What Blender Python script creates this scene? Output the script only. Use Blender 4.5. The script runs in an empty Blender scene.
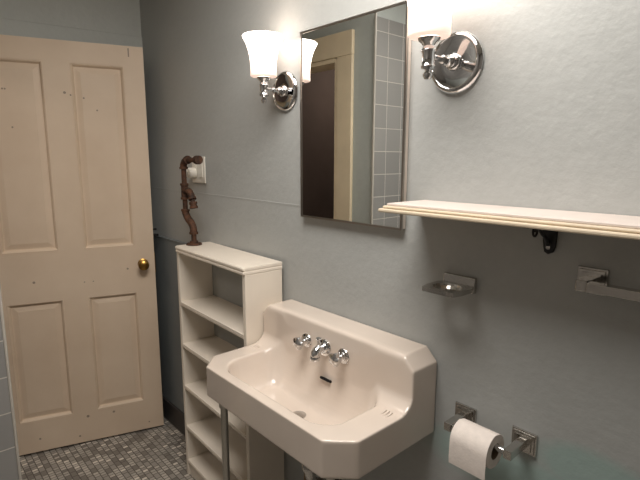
import bpy, bmesh, math, random
from mathutils import Vector, Matrix, Quaternion
random.seed(4)
C = bpy.context.scene.collection
sc = bpy.context.scene
PI = math.pi

# ------------------------------------------------------------------ camera
CAM_H, CAM_D = 1.49, 1.09
yaw, pitch, roll, FPX = 0.83807, 0.16704, 0.00239, 481.0
fw = Vector((-math.sin(yaw)*math.cos(pitch), math.cos(yaw)*math.cos(pitch), -math.sin(pitch)))
rt = Vector((math.cos(yaw), math.sin(yaw), 0)); up = rt.cross(fw)
r2 = rt*math.cos(roll)+up*math.sin(roll); u2 = -rt*math.sin(roll)+up*math.cos(roll)
cd = bpy.data.cameras.new('camera'); cam = bpy.data.objects.new('camera', cd); C.objects.link(cam)
cd.sensor_fit = 'HORIZONTAL'; cd.sensor_width = 36; cd.lens = FPX/640*36; cd.clip_start = 0.02
mw = Matrix.Identity(4)
for i in range(3):
    mw[i][0], mw[i][1], mw[i][2] = r2[i], u2[i], -fw[i]
mw[0][3], mw[1][3], mw[2][3] = 0, -CAM_D, CAM_H
cam.matrix_world = mw
sc.camera = cam

# ------------------------------------------------------------------ world, exposure
w = bpy.data.worlds.new('world'); sc.world = w; w.use_nodes = True
w.node_tree.nodes['Background'].inputs[0].default_value = (1.0, 0.9, 0.8, 1)
w.node_tree.nodes['Background'].inputs[1].default_value = 0.05
sc.view_settings.view_transform = 'Standard'; sc.view_settings.look = 'None'
sc.view_settings.exposure = 0.80; sc.view_settings.gamma = 1.0
sc.view_settings.use_curve_mapping = False
SHADE_EMIT = 3.6          # strength of the glowing glass shades
CEIL_W = 17.0             # unseen fill light, added overhead for broad soft ambient beside the sconces
ld = bpy.data.lights.new('overhead_fill_light', 'AREA'); ld.shape = 'DISK'; ld.size = 0.9
ld.energy = CEIL_W; ld.color = (1.0, 0.95, 0.89)
lo = bpy.data.objects.new('overhead_fill_light', ld); C.objects.link(lo); lo.location = (-0.75, -0.66, 2.42)

pl_ = bpy.data.lights.new('passage_fill_light', 'AREA'); pl_.shape = 'DISK'; pl_.size = .3; pl_.energy = 2.5; pl_.color = (1, .88, .78)  # added fill, no fixture: keeps the passage from going black in the mirror
po = bpy.data.objects.new('passage_fill_light', pl_); C.objects.link(po); po.location = (-2.45, -1.8, 2.40)
# ------------------------------------------------------------------ node helpers
def lin(c):
    return tuple(((v/255)/12.92 if v/255 <= 0.04045 else ((v/255+0.055)/1.055)**2.4) for v in c)
class NT:
    def __init__(s, name):
        s.m = bpy.data.materials.new(name); s.m.use_nodes = True
        s.t = s.m.node_tree; s.b = s.t.nodes['Principled BSDF']
    def n(s, typ, **kw):
        x = s.t.nodes.new(typ)
        for k, v in kw.items(): setattr(x, k, v)
        return x
    def l(s, a, b): s.t.links.new(a, b)
    def math(s, op, a, b=None, c=None):
        x = s.n('ShaderNodeMath', operation=op)
        for i, v in enumerate((a, b, c)):
            if v is None: continue
            if isinstance(v, (int, float)): x.inputs[i].default_value = v
            else: s.l(v, x.inputs[i])
        return x.outputs[0]
    def mix(s, f, a, b):
        x = s.n('ShaderNodeMix', data_type='RGBA')
        for i, v in ((0, f), (6, a), (7, b)):
            if isinstance(v, (int, float)): x.inputs[i].default_value = v
            elif isinstance(v, tuple): x.inputs[i].default_value = (*v[:3], 1)
            else: s.l(v, x.inputs[i])
        return x.outputs[2]
    def noise(s, scale, vec=None, detail=4, rough=0.55):
        x = s.n('ShaderNodeTexNoise'); x.inputs['Scale'].default_value = scale
        x.inputs['Detail'].default_value = detail; x.inputs['Roughness'].default_value = rough
        if vec is None:
            if not hasattr(s, 'oc'): s.oc = s.n('ShaderNodeTexCoord').outputs['Object']
            vec = s.oc
        s.l(vec, x.inputs['Vector']); return x.outputs['Fac']
    def obj(s):
        if not hasattr(s, 'oc'): s.oc = s.n('ShaderNodeTexCoord').outputs['Object']
        return s.oc
    def ramp(s, f, p0, p1):
        x = s.n('ShaderNodeMapRange'); x.inputs[1].default_value = p0; x.inputs[2].default_value = p1
        s.l(f, x.inputs[0]); return x.outputs[0]
    def bump(s, h, strength, dist=0.002):
        x = s.n('ShaderNodeBump'); x.inputs['Strength'].default_value = strength
        x.inputs['Distance'].default_value = dist
        s.l(h, x.inputs['Height']); s.l(x.outputs[0], s.b.inputs['Normal'])
    def set(s, **kw):
        for k, v in kw.items():
            k = k.replace('_', ' ')
            i = s.b.inputs[k]
            if isinstance(v, tuple): i.default_value = (*v[:3], 1)
            elif isinstance(v, (int, float)): i.default_value = v
            else: s.l(v, i)
        return s

def paint(name, col, rough=0.45, var=0.06, scale=6, bump=0.15, bscale=90, spec=0.5):
    t = NT(name); c = lin(col)
    d = tuple(v*(1-var*2.2) for v in c); u = tuple(min(1, v*(1+var)) for v in c)
    t.set(Base_Color=t.mix(t.ramp(t.noise(scale), .3, .7), d, u), Roughness=rough)
    t.b.inputs['Specular IOR Level'].default_value = spec
    if bump: t.bump(t.noise(bscale, detail=3), bump, 0.003)
    return t.m
def metal(name, col, rough, bump=0, bscale=60):
    t = NT(name); c = lin(col)
    t.set(Base_Color=t.mix(t.ramp(t.noise(25), .3, .7), tuple(v*.9 for v in c), c), Metallic=1.0, Roughness=rough)
    if bump: t.bump(t.noise(bscale), bump, 0.002)
    return t.m

WALLC = (170, 172, 170)
def wall_mat(name, base, patch=False):
    t = NT(name); c = lin(base)
    big = t.ramp(t.noise(1.7, detail=6, rough=.6), .35, .7)
    fine = t.ramp(t.noise(38, detail=5, rough=.7), .3, .75)
    col = t.mix(big, tuple(v*.93 for v in c), tuple(v*1.04 for v in c))
    col = t.mix(t.math('MULTIPLY', fine, .3), col, tuple(min(1, v*1.25) for v in c))
    if patch:       # irregular teal patches low on the wall
        sep = t.n('ShaderNodeSeparateXYZ'); t.l(t.obj(), sep.inputs[0])
        nz = t.math('MULTIPLY', t.math('SUBTRACT', t.noise(7, detail=5), .5), .22)
        m = None
        for cx, cz, rx, rz in ((-.30, .80, .13, .055), (-.44, .70, .30, .07)):
            dx = t.math('DIVIDE', t.math('SUBTRACT', sep.outputs[0], cx), rx)
            dz = t.math('DIVIDE', t.math('SUBTRACT', sep.outputs[2], cz), rz)
            d = t.math('ADD', t.math('SQRT', t.math('ADD', t.math('MULTIPLY', dx, dx), t.math('MULTIPLY', dz, dz))), t.math('MULTIPLY', nz, 3))
            k = t.ramp(t.math('SUBTRACT', 1.25, d), 0, .5)
            m = k if m is None else t.math('MAXIMUM', m, k)
        col = t.mix(t.math('MULTIPLY', m, .6), col, lin((146, 178, 172)))
    t.set(Base_Color=col, Roughness=t.math('ADD', t.math('MULTIPLY', fine, .18), .42))
    h = t.math('ADD', t.noise(45, detail=4), t.math('MULTIPLY', t.noise(9, detail=2), 1.2))
    t.bump(h, .32, 0.004)
    return t.m

M = {}
M['wall'] = wall_mat('pale_sage_blue_wall_paint', WALLC, True)
M['wall_far'] = wall_mat('pale_blue_wall_paint', (184, 188, 184))
M['wainscot'] = wall_mat('slate_blue_wainscot_paint', (124, 130, 132))
M['ceiling'] = paint('ceiling_paint', (225, 222, 214), .7)
M['base'] = paint('dark_baseboard_paint', (70, 66, 64), .5)
M['white'] = paint('cream_white_enamel', (236, 226, 212), .38, .03, 5, .05, 40)
M['shelf'] = paint('shelf_white_enamel', (216, 204, 196), .4, .03, 9, .06, 60)
M['edge'] = paint('cream_shelf_edge', (214, 198, 174), .4, .04, 9, .06, 60)  # moulding layers, creamier than the shelf board
M['casing'] = paint('cream_casing_paint', (232, 214, 184), .5, .04)
M['darkwall'] = paint('dark_grey_wall', (140, 135, 130), .4, .05)
M['brown'] = paint('dark_brown_hall_paint', (104, 88, 80), .8, .08, 3)
M['hallfloor'] = paint('hall_floor_wood', (70, 52, 40), .6, .12, 8)
M['bullnose'] = paint('bullnose_tile', (188, 182, 172), .25, .03, 5, 0)
M['chrome'] = metal('chrome', (222, 223, 224), .05)
M['chrome_worn'] = metal('worn_chrome', (206, 203, 198), .17, .1, 80)
M['steel'] = metal('hammered_steel_leg', (196, 192, 184), .38, .8, 120)
M['frame'] = metal('steel_mirror_frame', (165, 158, 150), .28)
M['brass'] = metal('aged_brass', (176, 138, 74), .28)
M['pipe_brass'] = metal('dull_brass_pipe', (150, 128, 96), .4, .2)
M['black'] = paint('black_cast_iron', (14, 14, 15), .45, .1, 20, .2)
M['dark'] = paint('dark_void', (10, 9, 9), .9, 0, 5, 0)
M['plastic'] = paint('white_plastic', (228, 224, 214), .35, .02, 5, 0)
M['paper'] = paint('tissue_paper', (236, 226, 218), .95, .03, 60, .2, 160, .1)
M['card'] = paint('cardboard', (128, 108, 88), .9, .06, 40, .2)
M['body'] = paint('white_cabinet_enamel', (225, 215, 205), .4, .03)
t = NT('sink_porcelain'); t.set(Base_Color=t.mix(t.ramp(t.noise(3), .3, .7), lin((214, 200, 187)), lin((223, 210, 198))), Roughness=.13)
t.b.inputs['Coat Weight'].default_value = .6; t.b.inputs['Coat Roughness'].default_value = .06
M['porcelain'] = t.m
t = NT('mirror_glass'); t.set(Base_Color=(.86, .88, .87), Metallic=1.0, Roughness=.012)
t.bump(t.noise(2.5, detail=1), .015, .002); M['mirror'] = t.m
# frosted glowing glass: the whole shade gives off light
t = NT('frosted_glass_shade_lit'); t.set(Base_Color=lin((250, 244, 236)), Roughness=.3)
sep = t.n('ShaderNodeSeparateXYZ'); t.l(t.obj(), sep.inputs[0])
hh = t.ramp(sep.outputs[2], 0.0, 0.10)
t.set(Emission_Color=t.mix(hh, lin((255, 214, 194)), lin((255, 240, 228))))
t.set(Emission_Strength=t.math('ADD', 0.42, t.math('MULTIPLY', t.math('POWER', hh, 1.7), SHADE_EMIT))); M['shade'] = t.m
# rusty iron
t = NT('rusty_iron'); rr = t.ramp(t.noise(34, detail=6, rough=.7), .38, .62)
t.set(Base_Color=t.mix(rr, lin((48, 37, 31)), lin((104, 70, 50))), Roughness=.75, Metallic=.35)
t.bump(t.noise(150), .5, .001); M['rust'] = t.m
# old door paint with nail holes and scuffs, in the door's own coordinates (x across, z up)
t = NT('old_cream_door_paint'); sep = t.n('ShaderNodeSeparateXYZ'); t.l(t.obj(), sep.inputs[0])
col = t.mix(t.ramp(t.noise(3, detail=5), .3, .75), lin((219, 197, 173)), lin((231, 211, 188)))
sc1 = t.ramp(t.noise(26, detail=6, rough=.75), .72, .8)
col = t.mix(t.math('MULTIPLY', sc1, .35), col, lin((150, 122, 98)))
mk = None
for u, z, r in ((.36, 1.795, .006), (.335, 1.785, .004), (.60, 1.80, .004), (.61, 1.80, .004), (.585, 1.63, .004), (.28, 1.775, .004), (.225, 1.72, .004),
                (.56, .895, .006), (.135, .925, .005), (.34, .875, .003), (.30, .875, .003), (.375, .152, .007), (.25, .15, .006), (.60, .08, .005), (.42, .05, .005), (.075, .05, .004)):
    dx = t.math('SUBTRACT', sep.outputs[0], u); dz = t.math('SUBTRACT', sep.outputs[2], z)
    k = t.math('LESS_THAN', t.math('ADD', t.math('MULTIPLY', dx, dx), t.math('MULTIPLY', dz, dz)), r*r)
    mk = k if mk is None else t.math('MAXIMUM', mk, k)
dx = t.math('LESS_THAN', t.math('ABSOLUTE', t.math('SUBTRACT', sep.outputs[0], .068)), .003)
dz = t.math('LESS_THAN', t.math('ABSOLUTE', t.math('SUBTRACT', sep.outputs[2], 2.0)), .02)
mk = t.math('MAXIMUM', mk, t.math('MULTIPLY', dx, dz))
t.set(Base_Color=t.mix(t.math('MULTIPLY', mk, .6), col, lin((64, 44, 32))), Roughness=.5); t.bump(t.noise(30, detail=5), .18, .003)
M['door'] = t.m
# wall tile, face in the YZ plane
def tile_mat(name, base, grout, pitch, z0, y0):
    t = NT(name); sep = t.n('ShaderNodeSeparateXYZ'); t.l(t.obj(), sep.inputs[0])
    g = 0.0018/pitch
    def cell(v, off):
        a = t.math('DIVIDE', t.math('SUBTRACT', v, off), pitch)
        f = t.math('FRACT', a)
        e = t.math('MINIMUM', f, t.math('SUBTRACT', 1.0, f))
        return t.math('FLOOR', a), t.math('LESS_THAN', e, g)
    cy, gy = cell(sep.outputs[1], y0); cz, gz = cell(sep.outputs[2], z0)
    cmb = t.n('ShaderNodeCombineXYZ'); t.l(cy, cmb.inputs[0]); t.l(cz, cmb.inputs[1])
    wn = t.n('ShaderNodeTexWhiteNoise'); t.l(cmb.outputs[0], wn.inputs['Vector'])
    c = lin(base)
    col = t.mix(wn.outputs['Value'], tuple(v*.92 for v in c), tuple(v*1.05 for v in c))
    gm = t.math('MAXIMUM', gy, gz)
    t.set(Base_Color=t.mix(gm, col, lin(grout)), Roughness=t.math('ADD', .14, t.math('MULTIPLY', gm, .6)))
    t.bump(t.math('SUBTRACT', 1.0, gm), .6, .0015)
    return t.m
M['tile'] = tile_mat('grey_blue_wall_tile', (148, 146, 143), (196, 190, 180), .1195, 2.127-10*.1195, -.842)
# floor mosaic
t = NT('mosaic_floor_tile'); sep = t.n('ShaderNodeSeparateXYZ'); t.l(t.obj(), sep.inputs[0])
PX, PY = .040, .0265
def cellf(v, p, off=0.0):
    a = t.math('ADD', t.math('DIVIDE', v, p), off); f = t.math('FRACT', a)
    return t.math('FLOOR', a), t.math('MINIMUM', f, t.math('SUBTRACT', 1.0, f)), f
ry, ey, fy = cellf(sep.outputs[1], PY)
off = t.math('MULTIPLY', t.math('FRACT', t.math('MULTIPLY', ry, .37)), 1.0)
rx, ex, fx = cellf(sep.outputs[0], PX, off)
# a second division: some pieces are halved
c1 = t.n('ShaderNodeCombineXYZ'); t.l(rx, c1.inputs[0]); t.l(ry, c1.inputs[1])
w1 = t.n('ShaderNodeTexWhiteNoise'); t.l(c1.outputs[0], w1.inputs['Vector'])
half = t.math('GREATER_THAN', fx, .5)
split = t.math('GREATER_THAN', w1.outputs['Value'], .35)
hs = t.math('MULTIPLY', half, split)
c2 = t.n('ShaderNodeCombineXYZ'); t.l(rx, c2.inputs[0]); t.l(ry, c2.inputs[1]); t.l(hs, c2.inputs[2])
w2 = t.n('ShaderNodeTexWhiteNoise'); t.l(c2.outputs[0], w2.inputs['Vector'])
ramp = t.n('ShaderNodeValToRGB'); ramp.color_ramp.interpolation = 'CONSTANT'; t.l(w2.outputs['Value'], ramp.inputs[0])
els = ramp.color_ramp.elements
els[0].position = 0; els[0].color = (*lin((126, 120, 113)), 1); els[1].position = .16; els[1].color = (*lin((156, 150, 142)), 1)
for p, c in ((.42, (176, 170, 161)), (.68, (192, 185, 175)), (.88, (222, 214, 202))):
    e = els.new(p); e.color = (*lin(c), 1)
g1 = t.math('LESS_THAN', ey, .075)
g2 = t.math('LESS_THAN', ex, .05)
mid = t.math('MULTIPLY', split, t.math('LESS_THAN', t.math('ABSOLUTE', t.math('SUBTRACT', fx, .5)), .045))
gg = t.math('MAXIMUM', t.math('MAXIMUM', g1, g2), mid)
t.set(Base_Color=t.mix(gg, ramp.outputs[0], lin((100, 94, 87))), Roughness=t.math('ADD', .3, t.math('MULTIPLY', gg, .5)))
t.bump(t.math('SUBTRACT', 1.0, gg), .5, .001); M['floor'] = t.m

# ------------------------------------------------------------------ mesh helpers
def obj(name, bm, m, parent=None, smooth=False, bevel=0, loc=None, rot=None):
    me = bpy.data.meshes.new(name)
    bmesh.ops.recalc_face_normals(bm, faces=bm.faces[:])
    bm.to_mesh(me); bm.free(); me.materials.append(m)
    o = bpy.data.objects.new(name, me); C.objects.link(o)
    if parent: o.parent = parent
    if loc: o.location = loc
    if rot: o.rotation_euler = rot
    if smooth:
        for p in me.polygons: p.use_smooth = True
        try: me.set_sharp_from_angle(angle=math.radians(38))
        except Exception: pass
    if bevel:
        b = o.modifiers.new('bevel', 'BEVEL'); b.width = bevel; b.segments = 2; b.limit_method = 'ANGLE'; b.angle_limit = .7
    return o
def B(): return bmesh.new()
def box(bm, x0, x1, y0, y1, z0, z1, mat=None):
    vs = [bm.verts.new(v) for v in ((x0,y0,z0),(x1,y0,z0),(x1,y1,z0),(x0,y1,z0),(x0,y0,z1),(x1,y0,z1),(x1,y1,z1),(x0,y1,z1))]
    if mat:
        for v in vs: v.co = mat @ v.co
    for f in ((0,3,2,1),(4,5,6,7),(0,1,5,4),(1,2,6,5),(2,3,7,6),(3,0,4,7)): bm.faces.new([vs[i] for i in f])
    return bm
def prism(bm, poly, f0, f1):
    """poly: list of 2-D points; f0/f1 map a 2-D point to the two end positions"""
    a = [bm.verts.new(f0(p)) for p in poly]; b = [bm.verts.new(f1(p)) for p in poly]
    n = len(poly); bm.faces.new(a); bm.faces.new(b[::-1])
    for i in range(n): bm.faces.new((a[i], a[(i+1)%n], b[(i+1)%n], b[i]))
    return bm
def frame_of(axis):
    a = Vector(axis).normalized(); h = Vector((0,0,1)) if abs(a.z) < .9 else Vector((1,0,0))
    u = h.cross(a).normalized(); return u, a.cross(u), a
def lathe(bm, prof, origin=(0,0,0), axis=(0,0,1), seg=32, closed=False):
    u, v, a = frame_of(axis); o = Vector(origin); rings = []
    for r, h in prof:
        if r < 1e-6: rings.append([bm.verts.new(o+a*h)])
        else: rings.append([bm.verts.new(o+a*h+(u*math.cos(2*PI*k/seg)+v*math.sin(2*PI*k/seg))*r) for k in range(seg)])
    pairs = list(zip(rings, rings[1:]))
    if closed: pairs.append((rings[-1], rings[0]))
    for A, D in pairs:
        for k in range(seg):
            j = (k+1) % seg
            if len(A) == 1 and len(D) == 1: continue
            if len(A) == 1: bm.faces.new((A[0], D[j], D[k]))
            elif len(D) == 1: bm.faces.new((A[k], A[j], D[0]))
            else: bm.faces.new((A[k], A[j], D[j], D[k]))
    if not closed:
        for R_ in (rings[0], rings[-1]):
            if len(R_) > 1: bm.faces.new(R_)
    return bm
def tube(bm, pts, r, seg=16):
    pts = [Vector(p) for p in pts]; rs = r if isinstance(r, (list, tuple)) else [r]*len(pts); rings = []
    d0 = (pts[1]-pts[0]).normalized(); u, v, _ = frame_of(d0)
    for i, p in enumerate(pts):
        d = ((pts[min(i+1, len(pts)-1)]-p).normalized()+(p-pts[max(i-1, 0)]).normalized()).normalized()
        u = (u-d*u.dot(d)).normalized(); v = d.cross(u)
        rings.append([bm.verts.new(p+(u*math.cos(2*PI*k/seg)+v*math.sin(2*PI*k/seg))*rs[i]) for k in range(seg)])
    for A, D in zip(rings, rings[1:]):
        for k in range(seg): bm.faces.new((A[k], A[(k+1)%seg], D[(k+1)%seg], D[k]))
    bm.faces.new(rings[0]); bm.faces.new(rings[-1]); return bm
def tag(o, label, cat, group=None):
    o['label'] = label; o['category'] = cat
    if group: o['group'] = group
    return o
def thing(name, label, cat, loc=(0,0,0), rotz=0, group=None):
    o = bpy.data.objects.new(name, None); C.objects.link(o); o.location = loc; o.rotation_euler = (0,0,rotz)
    o.empty_display_size = .05
    return tag(o, label, cat, group)
def struct(name, bm, m, **k):
    o = obj(name, bm, m, **k)
    if o.parent is None: o['kind'] = 'structure'
    return o

# ------------------------------------------------------------------ room shell
XR, YS, ZC = 0.95, -1.78, 2.45            # right end, alcove back, ceiling
FX0, FX1 = -2.622, -2.76                  # far wall is slightly out of square
YL = -.88
struct('floor', box(B(), -3.0, XR+.1, -2.6, .12, -.08, 0), M['floor'])
struct('ceiling', box(B(), -3.0, XR+.1, -2.6, .12, ZC, ZC+.08), M['ceiling'])
struct('wall_right', box(B(), -2.74, XR+.1, 0, .12, 0, ZC), M['wall'])
bm = B()
prism(bm, [(FX0, 0), (FX1, YL), (FX1-.02, YL-.13), (FX1-.14, YL-.13), (FX0-.12, 0)], lambda p: (p[0], p[1], 0), lambda p: (p[0], p[1], ZC))
struct('wall_far', bm, M['wall_far'])
bm = B()          # band painted with the wall above the door
dxx = (FX1-FX0)/YL
def fx(y): return FX0+dxx*y
prism(bm, [(fx(0)+.001, -.001), (fx(0)+.014, -.001), (fx(YL)+.014, YL+.001), (fx(YL)+.001, YL+.001)], lambda p: (p[0], p[1], 1.9), lambda p: (p[0], p[1], 2.12))
struct('trim_1', bm, M['wall_far'], bevel=.003)
OX = -1.988       # right side of the doorway
bm = B(); box(bm, OX, -1.721, YL-.12, YL, 0, ZC); box(bm, FX1-.01, OX, YL-.12, YL, 2.036, ZC)
struct('wall_left', bm, M['wall_far'])
struct('wall_alcove', box(B(), -1.90, -1.721, YS, YL-.121, 0, ZC), M['wall_far'])
struct('wall_alcove_tile', box(B(), -1.720, -1.709, YS, -.8716, 0, 2.194), M['tile'])
struct('trim_2', box(B(), -1.7205, -1.7075, -.8715, -.862, 0, 2.209), M['bullnose'], bevel=.004)
struct('wall_rear', box(B(), -1.90, XR+.1, YS-.1, YS-.001, 0, ZC), M['darkwall'])
struct('wall_end', box(B(), XR+.001, XR+.1, YS, -.001, 0, ZC), M['darkwall'])
# dark passage beyond the doorway
struct('wall_passage_far', box(B(), -3.0, -2.91, -2.5, YL-.14, 0, ZC), M['brown'])
struct('wall_passage_rear', box(B(), -3.0, -1.91, -2.6, -2.5, 0, ZC), M['brown'])
struct('wall_passage_right', box(B(), -1.99, -1.905, -2.5, YL-.125, 0, ZC), M['brown'])
struct('floor_passage', box(B(), -2.90, -1.995, -2.5, YL-.125, 0, .006), M['hallfloor'])
# casing round the doorway
bm = B(); box(bm, OX+.001, -1.872, YL+.001, YL+.021, 0, 2.036)
struct('trim_3', bm, M['casing'], bevel=.003)
bm = B(); box(bm, FX1+.04, -1.870, YL+.001, YL+.023, 2.037, 2.162)
struct('trim_4', bm, M['casing'], bevel=.003)
bm = B(); box(bm, OX-.018, OX-.001, YL-.121, YL+.018, 0, 2.03); box(bm, FX1+.04, OX-.02, YL-.121, YL+.018, 2.012, 2.034)
box(bm, OX-.030, OX-.019, YL-.09, YL-.05, 0, 2.0)
struct('trim_5', bm, M['casing'], bevel=.002)
# wainscot panel, its dark gap, the plaster seam
bm = B(); box(bm, -2.615, -2.0, -.014, -.001, .10, 1.068); box(bm, -2.615, -2.0, -.019, -.001, 1.068, 1.076)
struct('wall_wainscot', bm, M['wainscot'], bevel=.002)
struct('baseboard_right', box(B(), -2.610, -2.0, -.026, -.001, 0, .12), M['base'], bevel=.004)
struct('baseboard_sink_side', box(B(), -1.38, XR-.001, -.018, -.001, 0, .12), M['base'], bevel=.004)
bm = B()
N = 40
pr = [(-.0, -.008), (-.0008, 0), (-.0, .0015)]
rows = []
for i in range(N+1):
    x = -2.60+1.42*i/N; z = 1.336-.010*i/N+.0006*math.sin(i*1.3)
    rows.append([bm.verts.new((x, -.0004+a, z+b)) for a, b in pr]+[bm.verts.new((x, .0005, z-.003))])
for a, b in zip(rows, rows[1:]):
    for k in range(4): bm.faces.new((a[k], a[(k+1)%4], b[(k+1)%4], b[k]))
bm.faces.new(rows[0]); bm.faces.new(rows[-1])
struct('trim_6', bm, M['wall'])

# ------------------------------------------------------------------ door (local: x from latch edge to hinge edge, y back, z up)
DW, DT = .785, .035
dang = math.atan2(-.95374, -.30064)
door_mat = Matrix.Rotation(dang, 4, 'Z')
# cross pieces and panels. local +y must point away from the room
bm = B()
ys = 0.0
# direction of local y after rotation
ly = door_mat @ Vector((0, 1, 0)); sgn = 1 if ly.x < 0 else -1
def dbox(bm, a, b, d0, d1, z0, z1): box(bm, a, b, min(sgn*d0, sgn*d1), max(sgn*d0, sgn*d1), z0, z1)
st = [(0, .093), (.331, .440), (.684, DW)]
zr = [(.012, .178), (.797, 1.042), (1.934, 2.03)]
for a, b in st: dbox(bm, a, b, 0, DT, .012, 2.03)
for a, b in ((.093, .331), (.440, .684)):
    for z0, z1 in zr: dbox(bm, a, b, 0, DT, z0, z1)
bmesh.ops.remove_doubles(bm, verts=bm.verts[:], dist=1e-5)
door = struct('door_1', bm, M['door'], loc=(-2.442, -.072, 0), rot=(0, 0, dang))
for a, b in ((.093, .331), (.440, .684)):
    for z0, z1 in ((.178, .797), (1.042, 1.934)):
        bm = B()
        def ring(ins, d): return [bm.verts.new((x, sgn*d, z)) for x, z in ((a+ins, z0+ins), (b-ins, z0+ins), (b-ins, z1-ins), (a+ins, z1-ins))]
        R = [ring(-.0005, .0015), ring(.004, .0), ring(.010, .004), ring(.016, .016), ring(.022, .016), ring(.040, .0115), ring(.044, .0105)]
        # back half closes the panel
        R2 = [ring(.044, .026), ring(-.0005, .032)]
        for P, Q in zip(R, R[1:]):
            for k in range(4): bm.faces.new((P[k], P[(k+1)%4], Q[(k+1)%4], Q[k]))
        bm.faces.new(R[-1]); bm.faces.new(R2[0])
        for k in range(4):
            bm.faces.new((R2[0][k], R2[0][(k+1)%4], R2[1][(k+1)%4], R2[1][k]))
            bm.faces.new((R2[1][k], R2[1][(k+1)%4], R[0][(k+1)%4], R[0][k]))
        obj('door_panel', bm, M['door'], door)
bm = B(); lathe(bm, [(0, 0), (.026, 0), (.027, .003), (.020, .006), (.010, .009), (.009, .024), (.015, .030), (.024, .036), (.0275, .046), (.025, .056), (.016, .062), (0, .064)], (.058, 0, .945), (0, -sgn, 0))
obj('door_knob', bm, M['brass'], door, smooth=True)
bm = B(); box(bm, -.0035, -.0003, min(sgn*.006, sgn*.030), max(sgn*.006, sgn*.030), .89, 1.0)
obj('latch_plate', bm, M['brass'], door)
bm = B(); box(bm, -.020, -.0003, min(sgn*.012, sgn*.024), max(sgn*.012, sgn*.024), 1.118, 1.126); box(bm, -.028, -.0003, min(sgn*.010, sgn*.026), max(sgn*.010, sgn*.026), 1.085, 1.096)
obj('bolt', bm, M['black'], door)

# ------------------------------------------------------------------ medicine cabinet with mirror
MX0, MX1, MZ0, MZ1, MY = -1.287, -.843, 1.291, 1.900, -.024
cab = thing('mirror_cabinet', 'tall steel-framed mirror cabinet on the wall between the two lit sconces', 'mirror', ((MX0+MX1)/2, -.001, MZ0))
L = Vector(cab.location)
def rel(o): 
    o.location = -L; return o
rel(obj('cabinet_body', box(B(), MX0+.003, MX1-.003, -.017, -.001, MZ0+.003, MZ1-.003), M['body'], cab, bevel=.001))
bm = B(); F = .007
def fring(ins, y): return [bm.verts.new((x, y, z)) for x, z in ((MX0+ins, MZ0+ins), (MX1-ins, MZ0+ins), (MX1-ins, MZ1-ins), (MX0+ins, MZ1-ins))]
R = [fring(0, -.0172), fring(0, MY+.001), fring(.001, MY), fring(F-.001, MY), fring(F, MY+.002), fring(F, -.0172)]
for P, Q in zip(R, R[1:]+R[:1]):
    for k in range(4): bm.faces.new((P[k], P[(k+1)%4], Q[(k+1)%4], Q[k]))
rel(obj('frame', bm, M['frame'], cab))
rel(obj('mirror_glass', box(B(), MX0+F+.0002, MX1-F-.0002, MY+.003, -.0175, MZ0+F+.0002, MZ1-F-.0002), M['mirror'], cab))

# ------------------------------------------------------------------ sconces
def sconce(x, z, label, ylen, sc_=1.0):
    s = thing('wall_sconce', label, 'lamp', (x, -.001, z), group=None)
    bm = B(); lathe(bm, [(0, 0), (.067, 0), (.069, .004), (.066, .010), (.0615, .013), (.0585, .0135), (.0575, .011), (.054, .0095), (.019, .0115), (.0185, .017), (.015, .021), (0, .026)], (0,0,0), (0,-1,0), 48)
    obj('backplate', bm, M['chrome'], s, smooth=True)
    bm = B(); lathe(bm, [(0, .024), (.013, .026), (.014, .031), (.009, .035), (.0065, .040), (.006, .050), (.0095, .054), (.0095, .058), (.006, .062), (.006, ylen), (0, ylen+.001)], (0,0,0), (0,-1,0), 24)
    obj('arm', bm, M['chrome'], s, smooth=True)
    bm = B()
    lathe(bm, [(0, -.049), (.006, -.048), (.0105, -.041), (.0105, -.036), (.006, -.031), (.007, -.028), (.0145, -.025), (.0155, -.021), (.0135, -.018), (.0135, .006), (.0155, .009), (.0155, .013), (.0125, .017), (.0120, .021), (.016, .026), (.022, .031), (.024, .036), (.020, .0375), (0, .0375)], (0, -ylen, 0), (0,0,1), 32)
    obj('socket', bm, M['chrome'], s, smooth=True)
    bm = B()
    prof = [(.036, 0), (.0445, .002), (.0465, .006), (.0455, .020), (.0455, .045), (.0475, .070), (.0515, .095), (.0575, .118), (.0655, .136), (.0705, .146), (.0715, .150), (.0695, .152)]
    prof = [(r*.97, h*.87) for r, h in prof]
    inner = [(r-.0035, h-.001) for r, h in prof[::-1][:-3]]+[(.041, .010), (.020, .0095), (.020, 0)]
    lathe(bm, prof+inner, (0,0,0), (0,0,1), 48, closed=True)
    sh = obj('lamp_shade', bm, M['shade'], s, smooth=True, loc=(0, -ylen, .0378))
    s.scale = (sc_, sc_, sc_)
    return s
sconce(-1.392, 1.725, 'lit chrome sconce with frosted glass shade, left of the mirror cabinet near the corner', .095)
sconce(-.704, 1.726, 'lit chrome sconce above the white shelf, nearest the camera', .108, 1.09)

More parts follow.
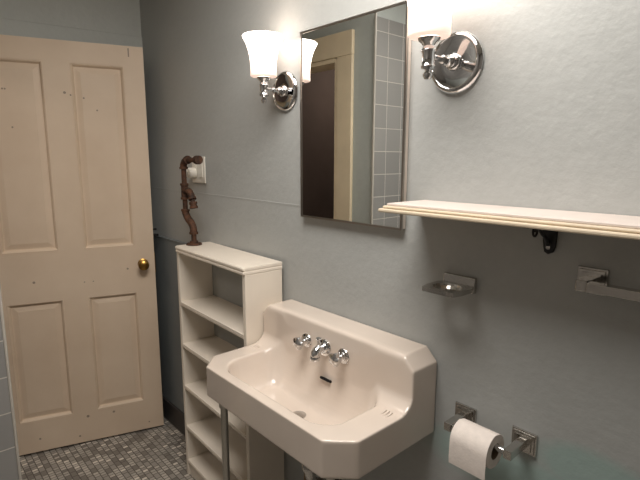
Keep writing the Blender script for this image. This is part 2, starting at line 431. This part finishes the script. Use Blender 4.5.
# ------------------------------------------------------------------ pedestal-less wall sink
XL, XRT, YF, ZR, ZT, ZB = -1.402, -.719, -.380, .825, .972, .722
def sink_mesh():
    bm = B()
    prof = [(-.0015, ZT), (-.03, ZT), (-.06, ZT), (-.085, ZT), (-.1, ZT-.001), (-.107, ZT-.005), (-.111, ZT-.014)]
    for z_ in (ZT-.025, ZT-.036, ZT-.055, ZT-.072, ZT-.090, ZT-.1065): prof.append((-.111, z_))
    z1 = prof[-1][1]                                 # start of the concave sweep
    n = 9
    for k in range(1, n+1):
        a = PI/2*k/n; prof.append((-.111-.056*(1-math.cos(a)), z1-(z1-ZR)*math.sin(a)))
    ny = 26
    y0 = prof[-1][0]
    for k in range(1, ny+1): prof.append((y0+(YF-y0)*k/ny, ZR))
    nx = 72
    def inset(y, z):
        i = 0
        if y < YF+.062: i = max(i, YF+.062-y)
        if z > ZT-.036: i = max(i, z-(ZT-.036))
        return i
    bx0, bx1, by0, by1, br = -1.326, -.803, -.348, -.098, .085
    cx, cy, hx, hy = (bx0+bx1)/2, (by0+by1)/2, (bx1-bx0)/2-br, (by1-by0)/2-br
    def depth(x, y):
        qx, qy = abs(x-cx)-hx, abs(y-cy)-hy
        sd = math.hypot(max(qx, 0), max(qy, 0))+min(max(qx, qy), 0)-br
        t_ = max(0, min(1, -sd/.072)); f = 1-(1-t_)**2
        if t_ < .12: f = f*t_/.12
        d = .108*f
        d += .014*max(0, 1-math.hypot((x-cx)/.2, (y-cy)/.12))*min(1, t_*1.5)
        return d
    grid = []
    for (y, z) in prof:
        i = inset(y, z); row = []
        for c in range(nx+1):
            s_ = c/nx; x = XL+i+(XRT-XL-2*i)*s_
            zz = z-(depth(x, y) if y < -.1105 else 0)
            row.append(bm.verts.new((x, y, zz)))
        grid.append(row)
    for a, b in zip(grid, grid[1:]):
        for c in range(nx): bm.faces.new((a[c], a[c+1], b[c+1], b[c]))
    # skirt and underside
    k = next(i for i, (y, z) in enumerate(prof) if y < YF+.0615)-1
    low = []
    for i, (y, z) in enumerate(prof):
        yy = y if i >= k else -.0015+(prof[k][0]+.0015)*i/k
        ins = max(0, YF+.062-yy); row = []
        for c in range(nx+1):
            x = XL+ins+(XRT-XL-2*ins)*c/nx
            row.append(bm.verts.new((x, yy, min(ZB, ZR-depth(x, yy)-.012))))
        low.append(row)
    for a, b in zip(low, low[1:]):
        for c in range(nx): bm.faces.new((a[c], b[c], b[c+1], a[c+1]))
    ZC_ = ZT-.036
    for ci in (0, nx):
        X_ = XL if ci == 0 else XRT; mid = []
        for i, (y, z) in enumerate(prof):
            mid.append(bm.verts.new((X_, y, ZC_)) if z > ZC_+1e-6 else grid[i][ci])
        for i in range(len(grid)-1):
            if mid[i] is not grid[i][ci]:
                q = [grid[i][ci], grid[i+1][ci]]+([mid[i+1]] if mid[i+1] is not grid[i+1][ci] else [])+[mid[i]]
                bm.faces.new(q)
            bm.faces.new((mid[i], mid[i+1], low[i+1][ci], low[i][ci]))
        if ci == 0: m0 = mid[0]
        else: bm.faces.new((grid[0][nx], mid[0], low[0][nx])); bm.faces.new((grid[0][0], m0, low[0][0]))
    for ri in (0, -1):
        for c in range(nx): bm.faces.new((grid[ri][c], grid[ri][c+1], low[ri][c+1], low[ri][c]))
    bmesh.ops.remove_doubles(bm, verts=bm.verts[:], dist=1e-4)
    return bm
sink = thing('wall_sink', 'large off-white porcelain wall sink with high back and clipped corners, left of the toilet paper', 'sink', (-1.06, -.002, ZB))
SL = Vector(sink.location)
def srel(o): o.location = Vector(o.location)-SL; return o
bm = sink_mesh()
basin = obj('basin', bm, M['porcelain'], sink)
rm = basin.modifiers.new('remesh', 'REMESH'); rm.mode = 'VOXEL'; rm.voxel_size = .004; rm.use_smooth_shade = True
sm = basin.modifiers.new('smooth', 'SMOOTH'); sm.factor = .5; sm.iterations = 5
srel(basin)
# overflow slot
bm = B()
pl = []
for k in range(24):
    a = 2*PI*k/24; pl.append((math.cos(a)*.0055+(.016 if math.cos(a) > 0 else -.016), math.sin(a)*.0042))
ov = Vector((-1.046, -.1275, .806)); nrm = Vector((0, -.86, .51)).normalized(); upv = Vector((0, .51, .86)).normalized()
prism(bm, pl, lambda p: ov+Vector((p[0], 0, 0))+upv*p[1]-nrm*.012, lambda p: ov+Vector((p[0], 0, 0))+upv*p[1]+nrm*.0012)
srel(obj('overflow_slot', bm, M['dark'], sink))
bm = B(); lathe(bm, [(0, 0), (.024, 0), (.024, .004), (.018, .006), (.006, .004), (0, .004)], (-1.07, -.215, .7035), (0,0,1))
srel(obj('drain', bm, M['chrome'], sink, smooth=True))
for xs in (-1.368, -.758):     # ribbed soap rests in the rear corners
    bm = B()
    for k in range(3): tube(bm, [(xs-.010+k*.010, -.158, ZR+.003), (xs-.010+k*.010, -.170, ZR+.0005), (xs-.010+k*.010, -.185, ZR-.0015)], [.002, .003, .002], 10)
    srel(obj('soap_rest', bm, M['porcelain'], sink, smooth=True))
def handle(x):
    z = .900
    bm = B(); lathe(bm, [(0, 0), (.0225, 0), (.024, .003), (.0225, .006), (.015, .008), (.0145, .011), (.009, .014), (.0075, .024), (0, .025)], (x, -.1105, z), (0,-1,0), 32)
    e = srel(obj('faucet_valve', bm, M['chrome'], sink, smooth=True))
    bm = B()
    seg = 48; prof = [(0, .025), (.011, .026), (.0180, .030), (.0205, .037), (.0190, .046), (.012, .050), (.009, .051), (0, .052)]
    lathe(bm, prof, (x, -.1105, z), (0,-1,0), seg)
    for v in bm.verts:      # fluted grip
        dx, dz = v.co.x-x, v.co.z-z; r = math.hypot(dx, dz)
        if r > .011:
            k = 1+.13*math.cos(5*math.atan2(dz, dx)); v.co.x = x+dx*k; v.co.z = z+dz*k
    h = obj('faucet_knob', bm, M['chrome'], e, smooth=True)
handle(-1.150); handle(-.978)
bm = B(); lathe(bm, [(0, 0), (.026, 0), (.028, .003), (.0265, .007), (.018, .009), (.017, .013), (.0135, .016), (0, .017)], (-1.062, -.1105, .902), (0,-1,0), 32)
sp = srel(obj('faucet_flange', bm, M['chrome'], sink, smooth=True))
bm = B(); pts = [(-1.062, -.124, .902), (-1.062, -.140, .904), (-1.062, -.146, .900), (-1.062, -.151, .894), (-1.062, -.153, .888), (-1.062, -.154, .882)]
tube(bm, pts, [.0135, .0140, .0150, .0155, .0145, .0135], 24); lathe(bm, [(0, 0), (.0155, 0), (.0165, .002), (.0165, .009), (.0155, .011), (0, .011)], (-1.062, -.154, .872), (0,0,1), 24)
obj('faucet_spout', bm, M['chrome'], sp, smooth=True)
bm = B(); lathe(bm, [(.0, 0), (.006, 0), (.006, .018), (.009, .020), (.009, .026), (0, .029)], (-1.062, -.138, .915), (0,0,1), 20)
obj('diverter', bm, M['chrome'], sp, smooth=True)
for x in (-1.330, -.800):
    bm = B(); lathe(bm, [(0, 0), (.018, 0), (.018, .006), (.014, .012), (.0122, .03), (.0122, ZB-.003), (0, ZB-.003)], (x, -.325, .001), (0,0,1), 24)
    lg = srel(obj('leg', bm, M['steel'], sink, smooth=True))
    bm = B(); lathe(bm, [(.0124, 0), (.0160, .001), (.0165, .006), (.0165, .040), (.0185, .044), (.0185, .052), (.0124, .052)], (x, -.325, ZB-.0545), (0,0,1), 24, closed=True)
    obj('leg_collar', bm, M['steel'], lg, smooth=True)
    bm = B(); box(bm, x+.0155, x+.026, -.333, -.317, ZB-.045, ZB-.012)
    obj('leg_clamp', bm, M['black'], lg, bevel=.002)
bm = B(); tube(bm, [(-1.142, -.118, .03), (-1.142, -.118, .40), (-1.142, -.118, ZB-.004)], .0125, 20)
srel(obj('supply_pipe', bm, M['pipe_brass'], sink, smooth=True))
bm = B(); tz = .45
tube(bm, [(-1.07, -.17, ZB-.036), (-1.07, -.17, .50), (-1.07, -.165, .46), (-1.075, -.13, .425), (-1.08, -.09, .42), (-1.085, -.06, .45), (-1.085, -.045, .49), (-1.085, -.02, .51), (-1.085, -.002, .51)], .018, 20)
for z in (.66, .50): lathe(bm, [(.0, 0), (.025, 0), (.026, .004), (.026, .02), (.021, .026), (0, .026)], (-1.07, -.17, z), (0,0,1), 8)
srel(obj('drain_trap', bm, M['chrome_worn'], sink, smooth=True))

# ------------------------------------------------------------------ bookcase
BW, BD, BH = .575, .166, 1.110
bc = thing('bookcase', 'narrow white open bookcase standing against the wall left of the sink', 'bookcase', (-1.984, -.166, 0), -.030)
def bpart(name, bm, **k): return obj(name, bm, M['white'], bc, **k)
T = .020
bpart('side_panel', box(B(), 0, T, .004, BD, 0, BH-.0285), bevel=.002)
bpart('side_panel', box(B(), BW-T, BW, .004, BD, 0, BH-.0285), bevel=.002)
bm = B(); pf = [(-.001, 0), (-.004, .004), (-.004, .010), (-.001, .012), (-.001, .015), (-.005, .018), (-.005, .024), (-.002, .028)]
o = .0
poly = [(.004, 0)]+pf
def xy(off, p): pass
rings = []
for (d, z) in [(0, 0), (.003, .004), (.003, .010), (.0005, .012), (.0005, .015), (.004, .018), (.004, .024), (.001, .028)]:
    x0, x1, y0, y1 = -d, BW+d*.3, -d, BD; r = .012; v = []
    for cx_, cy_, a0 in ((x1-r, y0+r, -PI/2), ):
        pass
    pts = [(x0+r, y0), (x1-.004, y0), (x1, y0+.004), (x1, y1), (x0, y1), (x0, y0+r), (x0+r*.3, y0+r*.3)]
    rings.append([bm.verts.new((a, b, BH-.028+z)) for a, b in pts])
for a, b in zip(rings, rings[1:]):
    for k in range(7): bm.faces.new((a[k], a[(k+1)%7], b[(k+1)%7], b[k]))
bm.faces.new(rings[0]); bm.faces.new(rings[-1])
bpart('top_board', bm)
for z in (.858, .660, .459, .257, .082):
    bm = B(); a, b = T+.0005, BW-T-.0005
    prism(bm, [(0, -.018), (-.001, -.012), (-.001, -.009), (.001, -.008), (-.001, -.006), (-.001, -.002), (.001, 0), (BD, 0), (BD, -.018)], lambda p: (a, p[0]+.004, z+p[1]), lambda p: (b, p[0]+.004, z+p[1]))
    bpart('shelf', bm)
bpart('kick_board', box(B(), T+.0005, BW-T-.0005, .012, .024, 0, .0635))

# ------------------------------------------------------------------ rusty pipe figure on the bookcase
pf_ = thing('pipe_stand', 'rusty iron plumbing pipe stand with elbows, standing on the white bookcase', 'ornament', (-1.950, -.092, BH+.0005))
def fit(name, pts, r, ends=True):
    bm = B(); tube(bm, pts, r, 18)
    if ends:
        for p, q in ((pts[0], pts[1]), (pts[-1], pts[-2])):
            d = (Vector(q)-Vector(p)).normalized()
            lathe(bm, [(0, -.002), (r+.003, -.002), (r+.0035, .002), (r+.003, .008), (0, .008)], p, d, 18)
    return obj(name, bm, M['rust'], pf_, smooth=True)
bm = B(); lathe(bm, [(0, 0), (.034, 0), (.035, .003), (.033, .007), (.019, .009), (.0175, .018), (0, .018)], (0,0,0), (0,0,1), 28)
for k in range(4):
    a = PI/4+k*PI/2; lathe(bm, [(0, 0), (.004, 0), (.004, .0025), (0, .003)], (.026*math.cos(a), .026*math.sin(a), .007), (0,0,1), 10)
obj('floor_flange', bm, M['rust'], pf_, smooth=True)
P = (-.055, 0, 0)
fit('pipe', [(0, 0, .016), (0, 0, .055)], .0115, False)
fit('elbow', [(0, 0, .050), (0, 0, .068), (-.006, 0, .084), (-.022, 0, .098), (-.044, 0, .110), (-.058, 0, .122), (-.070, 0, .138), (-.070, 0, .152)], .0160)
fit('pipe', [(-.070, 0, .140), (-.070, 0, .215)], .0110, False)
fit('tee', [(-.070, 0, .200), (-.070, 0, .268)], .0155)
fit('elbow', [(-.060, 0, .240), (-.040, 0, .240), (-.020, 0, .234), (-.006, 0, .220), (.002, 0, .204)], .0145)
fit('pipe', [(0, 0, .206), (.010, 0, .176)], .0105, False)
fit('pipe_cap', [(.006, 0, .190), (.012, 0, .166)], .0145)
fit('pipe', [(-.070, 0, .262), (-.070, 0, .340)], .0115, False)
fit('elbow', [(-.070, 0, .335), (-.070, 0, .352), (-.058, 0, .366), (-.044, 0, .373), (-.026, 0, .374)], .0155)
fit('pipe', [(-.032, 0, .374), (.060, 0, .374)], .0110, False)
fit('pipe_cap', [(.052, 0, .374), (.074, 0, .374)], .0155)

# ------------------------------------------------------------------ switch plate and the plug in it
sw = thing('outlet_plate', 'white double outlet and switch plate on the wall behind the rusty pipe', 'outlet', (-2.046, -.0008, 1.439))
obj('plate', box(B(), -.061, .061, -.007, 0, -.060, .060), M['plastic'], sw, bevel=.003)
obj('rocker_switch', box(B(), .020, .046, -.0115, -.0072, -.034, .034), M['plastic'], sw, bevel=.002)
obj('outlet_face', box(B(), -.046, -.014, -.0105, -.0072, -.034, .034), M['plastic'], sw, bevel=.002)
pg = thing('plug_adapter', 'round white plug pushed into the outlet behind the rusty pipe', 'plug', (-2.075, -.0116, 1.424))
bm = B(); lathe(bm, [(0, 0), (.024, 0), (.025, .004), (.025, .026), (.020, .034), (.008, .038), (0, .038)], (0,0,0), (0,-1,0), 28)
obj('plug_body', bm, M['plastic'], pg, smooth=True)
bm = B(); box(bm, -.004, .004, -.0425, -.0385, -.010, .010); obj('plug_grip', bm, M['plastic'], pg, bevel=.001)

# ------------------------------------------------------------------ wall shelf and iron bracket
SX0, SX1, SZ = -.800, .20, 1.381
ws = thing('wall_shelf', 'long white moulded wooden shelf on the wall, starting right of the mirror cabinet', 'shelf', (SX0, -.0012, SZ))
obj('shelf_board', box(B(), .016, SX1-SX0, -.158, 0, -.0060, 0), M['shelf'], ws, bevel=.0015)
obj('edge_moulding', box(B(), .008, SX1-SX0, -.166, 0, -.0130, -.0062), M['edge'], ws, bevel=.003)
obj('edge_moulding', box(B(), 0, SX1-SX0, -.174, 0, -.0225, -.0132), M['edge'], ws, bevel=.003)
br = thing('shelf_bracket', 'small black scrolled iron bracket under the long white shelf', 'bracket', (-.443, -.0012, 1.281))
bm = B(); pl = [(-.009, .077), (.017, .077), (.016, .012), (.010, .003), (.004, 0), (-.004, .003), (-.009, .012)]
pl = [(-.020, .0762), (.018, .0762), (.015, .020), (.011, .006), (0, 0), (-.009, .005), (-.012, .018)]
prism(bm, pl, lambda p: (p[0], 0, p[1]), lambda p: (p[0], -.007, p[1]))
obj('wall_plate', bm, M['black'], br, bevel=.0015)
bm = B(); lathe(bm, [(0, 0), (.0055, 0), (.005, .002), (0, .003)], (0, -.0071, .016), (0,-1,0), 16); obj('screw', bm, M['chrome_worn'], br, smooth=True)
bm = B(); box(bm, -.007, .007, -.125, -.0075, .0700, .0758); obj('top_arm', bm, M['black'], br, bevel=.001)
bm = B()
pts = [(0, -.012, .022), (0, -.020, .034), (0, -.033, .044), (0, -.045, .050), (0, -.055, .058), (0, -.060, .066)]
tube(bm, pts, [.0045, .004, .0035, .0035, .0035, .003], 12)
sp_ = []
for k in range(16):
    a = PI*.5+k*2*PI*1.25/15; r = .0125-.0005*k; sp_.append((0, -.078+r*math.cos(a), .058+r*math.sin(a)))
tube(bm, sp_, [.0026]*16, 10)
obj('scroll', bm, M['black'], br, smooth=True)

# ------------------------------------------------------------------ chrome fittings
def stepped_plate(w, h, parent, mat=None, name='mounting_plate', x=0, z=0):
    bm = B()
    for k, (f, y0, y1) in enumerate(((1, 0, -.005), (.86, -.005, -.009), (.66, -.009, -.013))):
        prism(bm, [(-w/2*f, -h/2*f), (w/2*f, -h/2*f), (w/2*f, h/2*f), (-w/2*f, h/2*f)], lambda p: (x+p[0], y0, z+p[1]), lambda p: (x+p[0]*.97, y1, z+p[1]*.97))
    return obj(name, bm, mat or M['chrome_worn'], parent)
tb = thing('towel_bar', 'square chrome towel bar under the white shelf, running out of the right edge', 'towel bar', (-.349, -.001, 1.238))
stepped_plate(.060, .056, tb); stepped_plate(.060, .056, tb, x=.46)
for x in (0, .46): obj('post', box(B(), x-.011, x+.011, -.066, -.0132, -.011, .011), M['chrome_worn'], tb, bevel=.002)
obj('bar', box(B(), .0115, .4485, -.070, -.046, -.009, .009), M['chrome_worn'], tb, bevel=.001)

sd = thing('soap_holder', 'small chrome soap dish holder on the bare wall below the shelf end', 'soap dish', (-.662, -.001, 1.168))
bm = B(); prism(bm, [(-.048, -.016), (.048, -.016), (.048, .026), (-.048, .026)], lambda p: (p[0], 0, p[1]), lambda p: (p[0]*.94, -.014+(.006 if p[1] > 0 else 0), p[1]*.9))
obj('mounting_plate', bm, M['chrome_worn'], sd, bevel=.0015)
bm = B()
outer = [(-.052, -.0145), (.052, -.0145), (.052, -.075), (.044, -.106), (-.044, -.106), (-.052, -.075)]
def ell(k, rx, ry): a = 2*PI*k/24; return (rx*math.cos(a), -.060+ry*math.sin(a))
N = 24
def on_outer(k):
    a = 2*PI*k/N; dx, dy = math.cos(a), math.sin(a); c0 = Vector((0, -.060)); best = 9
    for i in range(6):
        p, q = Vector(outer[i]), Vector(outer[(i+1)%6]); e = q-p; den = dx*e.y-dy*e.x
        if abs(den) < 1e-9: continue
        w_ = p-c0; t_ = (w_.x*e.y-w_.y*e.x)/den; s_ = (w_.x*dy-w_.y*dx)/den
        if t_ > 0 and -1e-6 <= s_ <= 1+1e-6: best = min(best, t_)
    return (c0.x+dx*best, c0.y+dy*best)
rg = []
for fn, z in ((lambda k: on_outer(k), -.007), (lambda k: on_outer(k), .004), (lambda k: ell(k, .038, .033), .004), (lambda k: ell(k, .036, .031), -.001), (lambda k: ell(k, .030, .026), -.008), (lambda k: ell(k, .030, .026), -.011), (lambda k: ell(k, .040, .036), -.006)):
    rg.append([bm.verts.new((*fn(k), z)) for k in range(N)])
for a, b in zip(rg, rg[1:]+rg[:1]):
    for k in range(N): bm.faces.new((a[k], a[(k+1)%N], b[(k+1)%N], b[k]))
obj('tray', bm, M['chrome_worn'], sd)
bm = B()
for k in range(3): tube(bm, [(-.012+k*.012, -.036, -.0095), (-.012+k*.012, -.084, -.0095)], .0018, 8)
obj('drain_grid', bm, M['chrome_worn'], sd)

tp = thing('toilet_paper_holder', 'chrome two-post toilet paper holder on the wall right of the sink', 'toilet paper holder', (-.544, -.001, .815))
AX = .080
for s_ in (-1, 1):
    stepped_plate(.062, .056, tp, x=s_*AX)
    obj('post', box(B(), s_*AX-.010, s_*AX+.010, -.089, -.0132, -.011, .011), M['chrome_worn'], tp, bevel=.002)
bm = B(); lathe(bm, [(0, -.0695), (.0085, -.0695), (.0085, .0695), (0, .0695)], (0, -.078, 0), (1,0,0), 20)
obj('rod', bm, M['chrome'], tp, smooth=True)
roll_ = thing('toilet_roll', 'white toilet paper roll hanging on the chrome holder, loose end down', 'toilet paper', (-.546, -.079, .8035))
RR, HW = .0415, .049
bm = B()
lathe(bm, [(.020, -HW), (RR-.001, -HW), (RR, -HW+.001), (RR, HW-.001), (RR-.001, HW), (.020, HW)], (0,0,0), (1,0,0), 56, closed=True)
# loose sheet falling off the front
pts2 = []
for k in range(9):
    a = PI/2+PI/2*k/8; pts2.append((math.cos(a)*(RR+.0012), math.sin(a)*(RR+.0012)))
pts2 += [(-RR-.0015, -.020), (-RR-.002, -.040), (-RR-.0005, -.058)]
fa = [(bm.verts.new((-HW, y, z)), bm.verts.new((HW, y, z))) for y, z in pts2]
fb = [(bm.verts.new((-HW, y-.0008, z+.0002)), bm.verts.new((HW, y-.0008, z+.0002))) for y, z in pts2]
for a, b in zip(fa, fa[1:]): bm.faces.new((a[0], a[1], b[1], b[0]))
for a, b in zip(fb, fb[1:]): bm.faces.new((a[0], b[0], b[1], a[1]))
obj('paper', bm, M['paper'], roll_, smooth=True)
bm = B(); lathe(bm, [(.0185, -HW+.0005), (.0198, -HW+.0005), (.0198, HW-.0005), (.0185, HW-.0005)], (0,0,0), (1,0,0), 32, closed=True)
obj('cardboard_core', bm, M['card'], roll_, smooth=True)
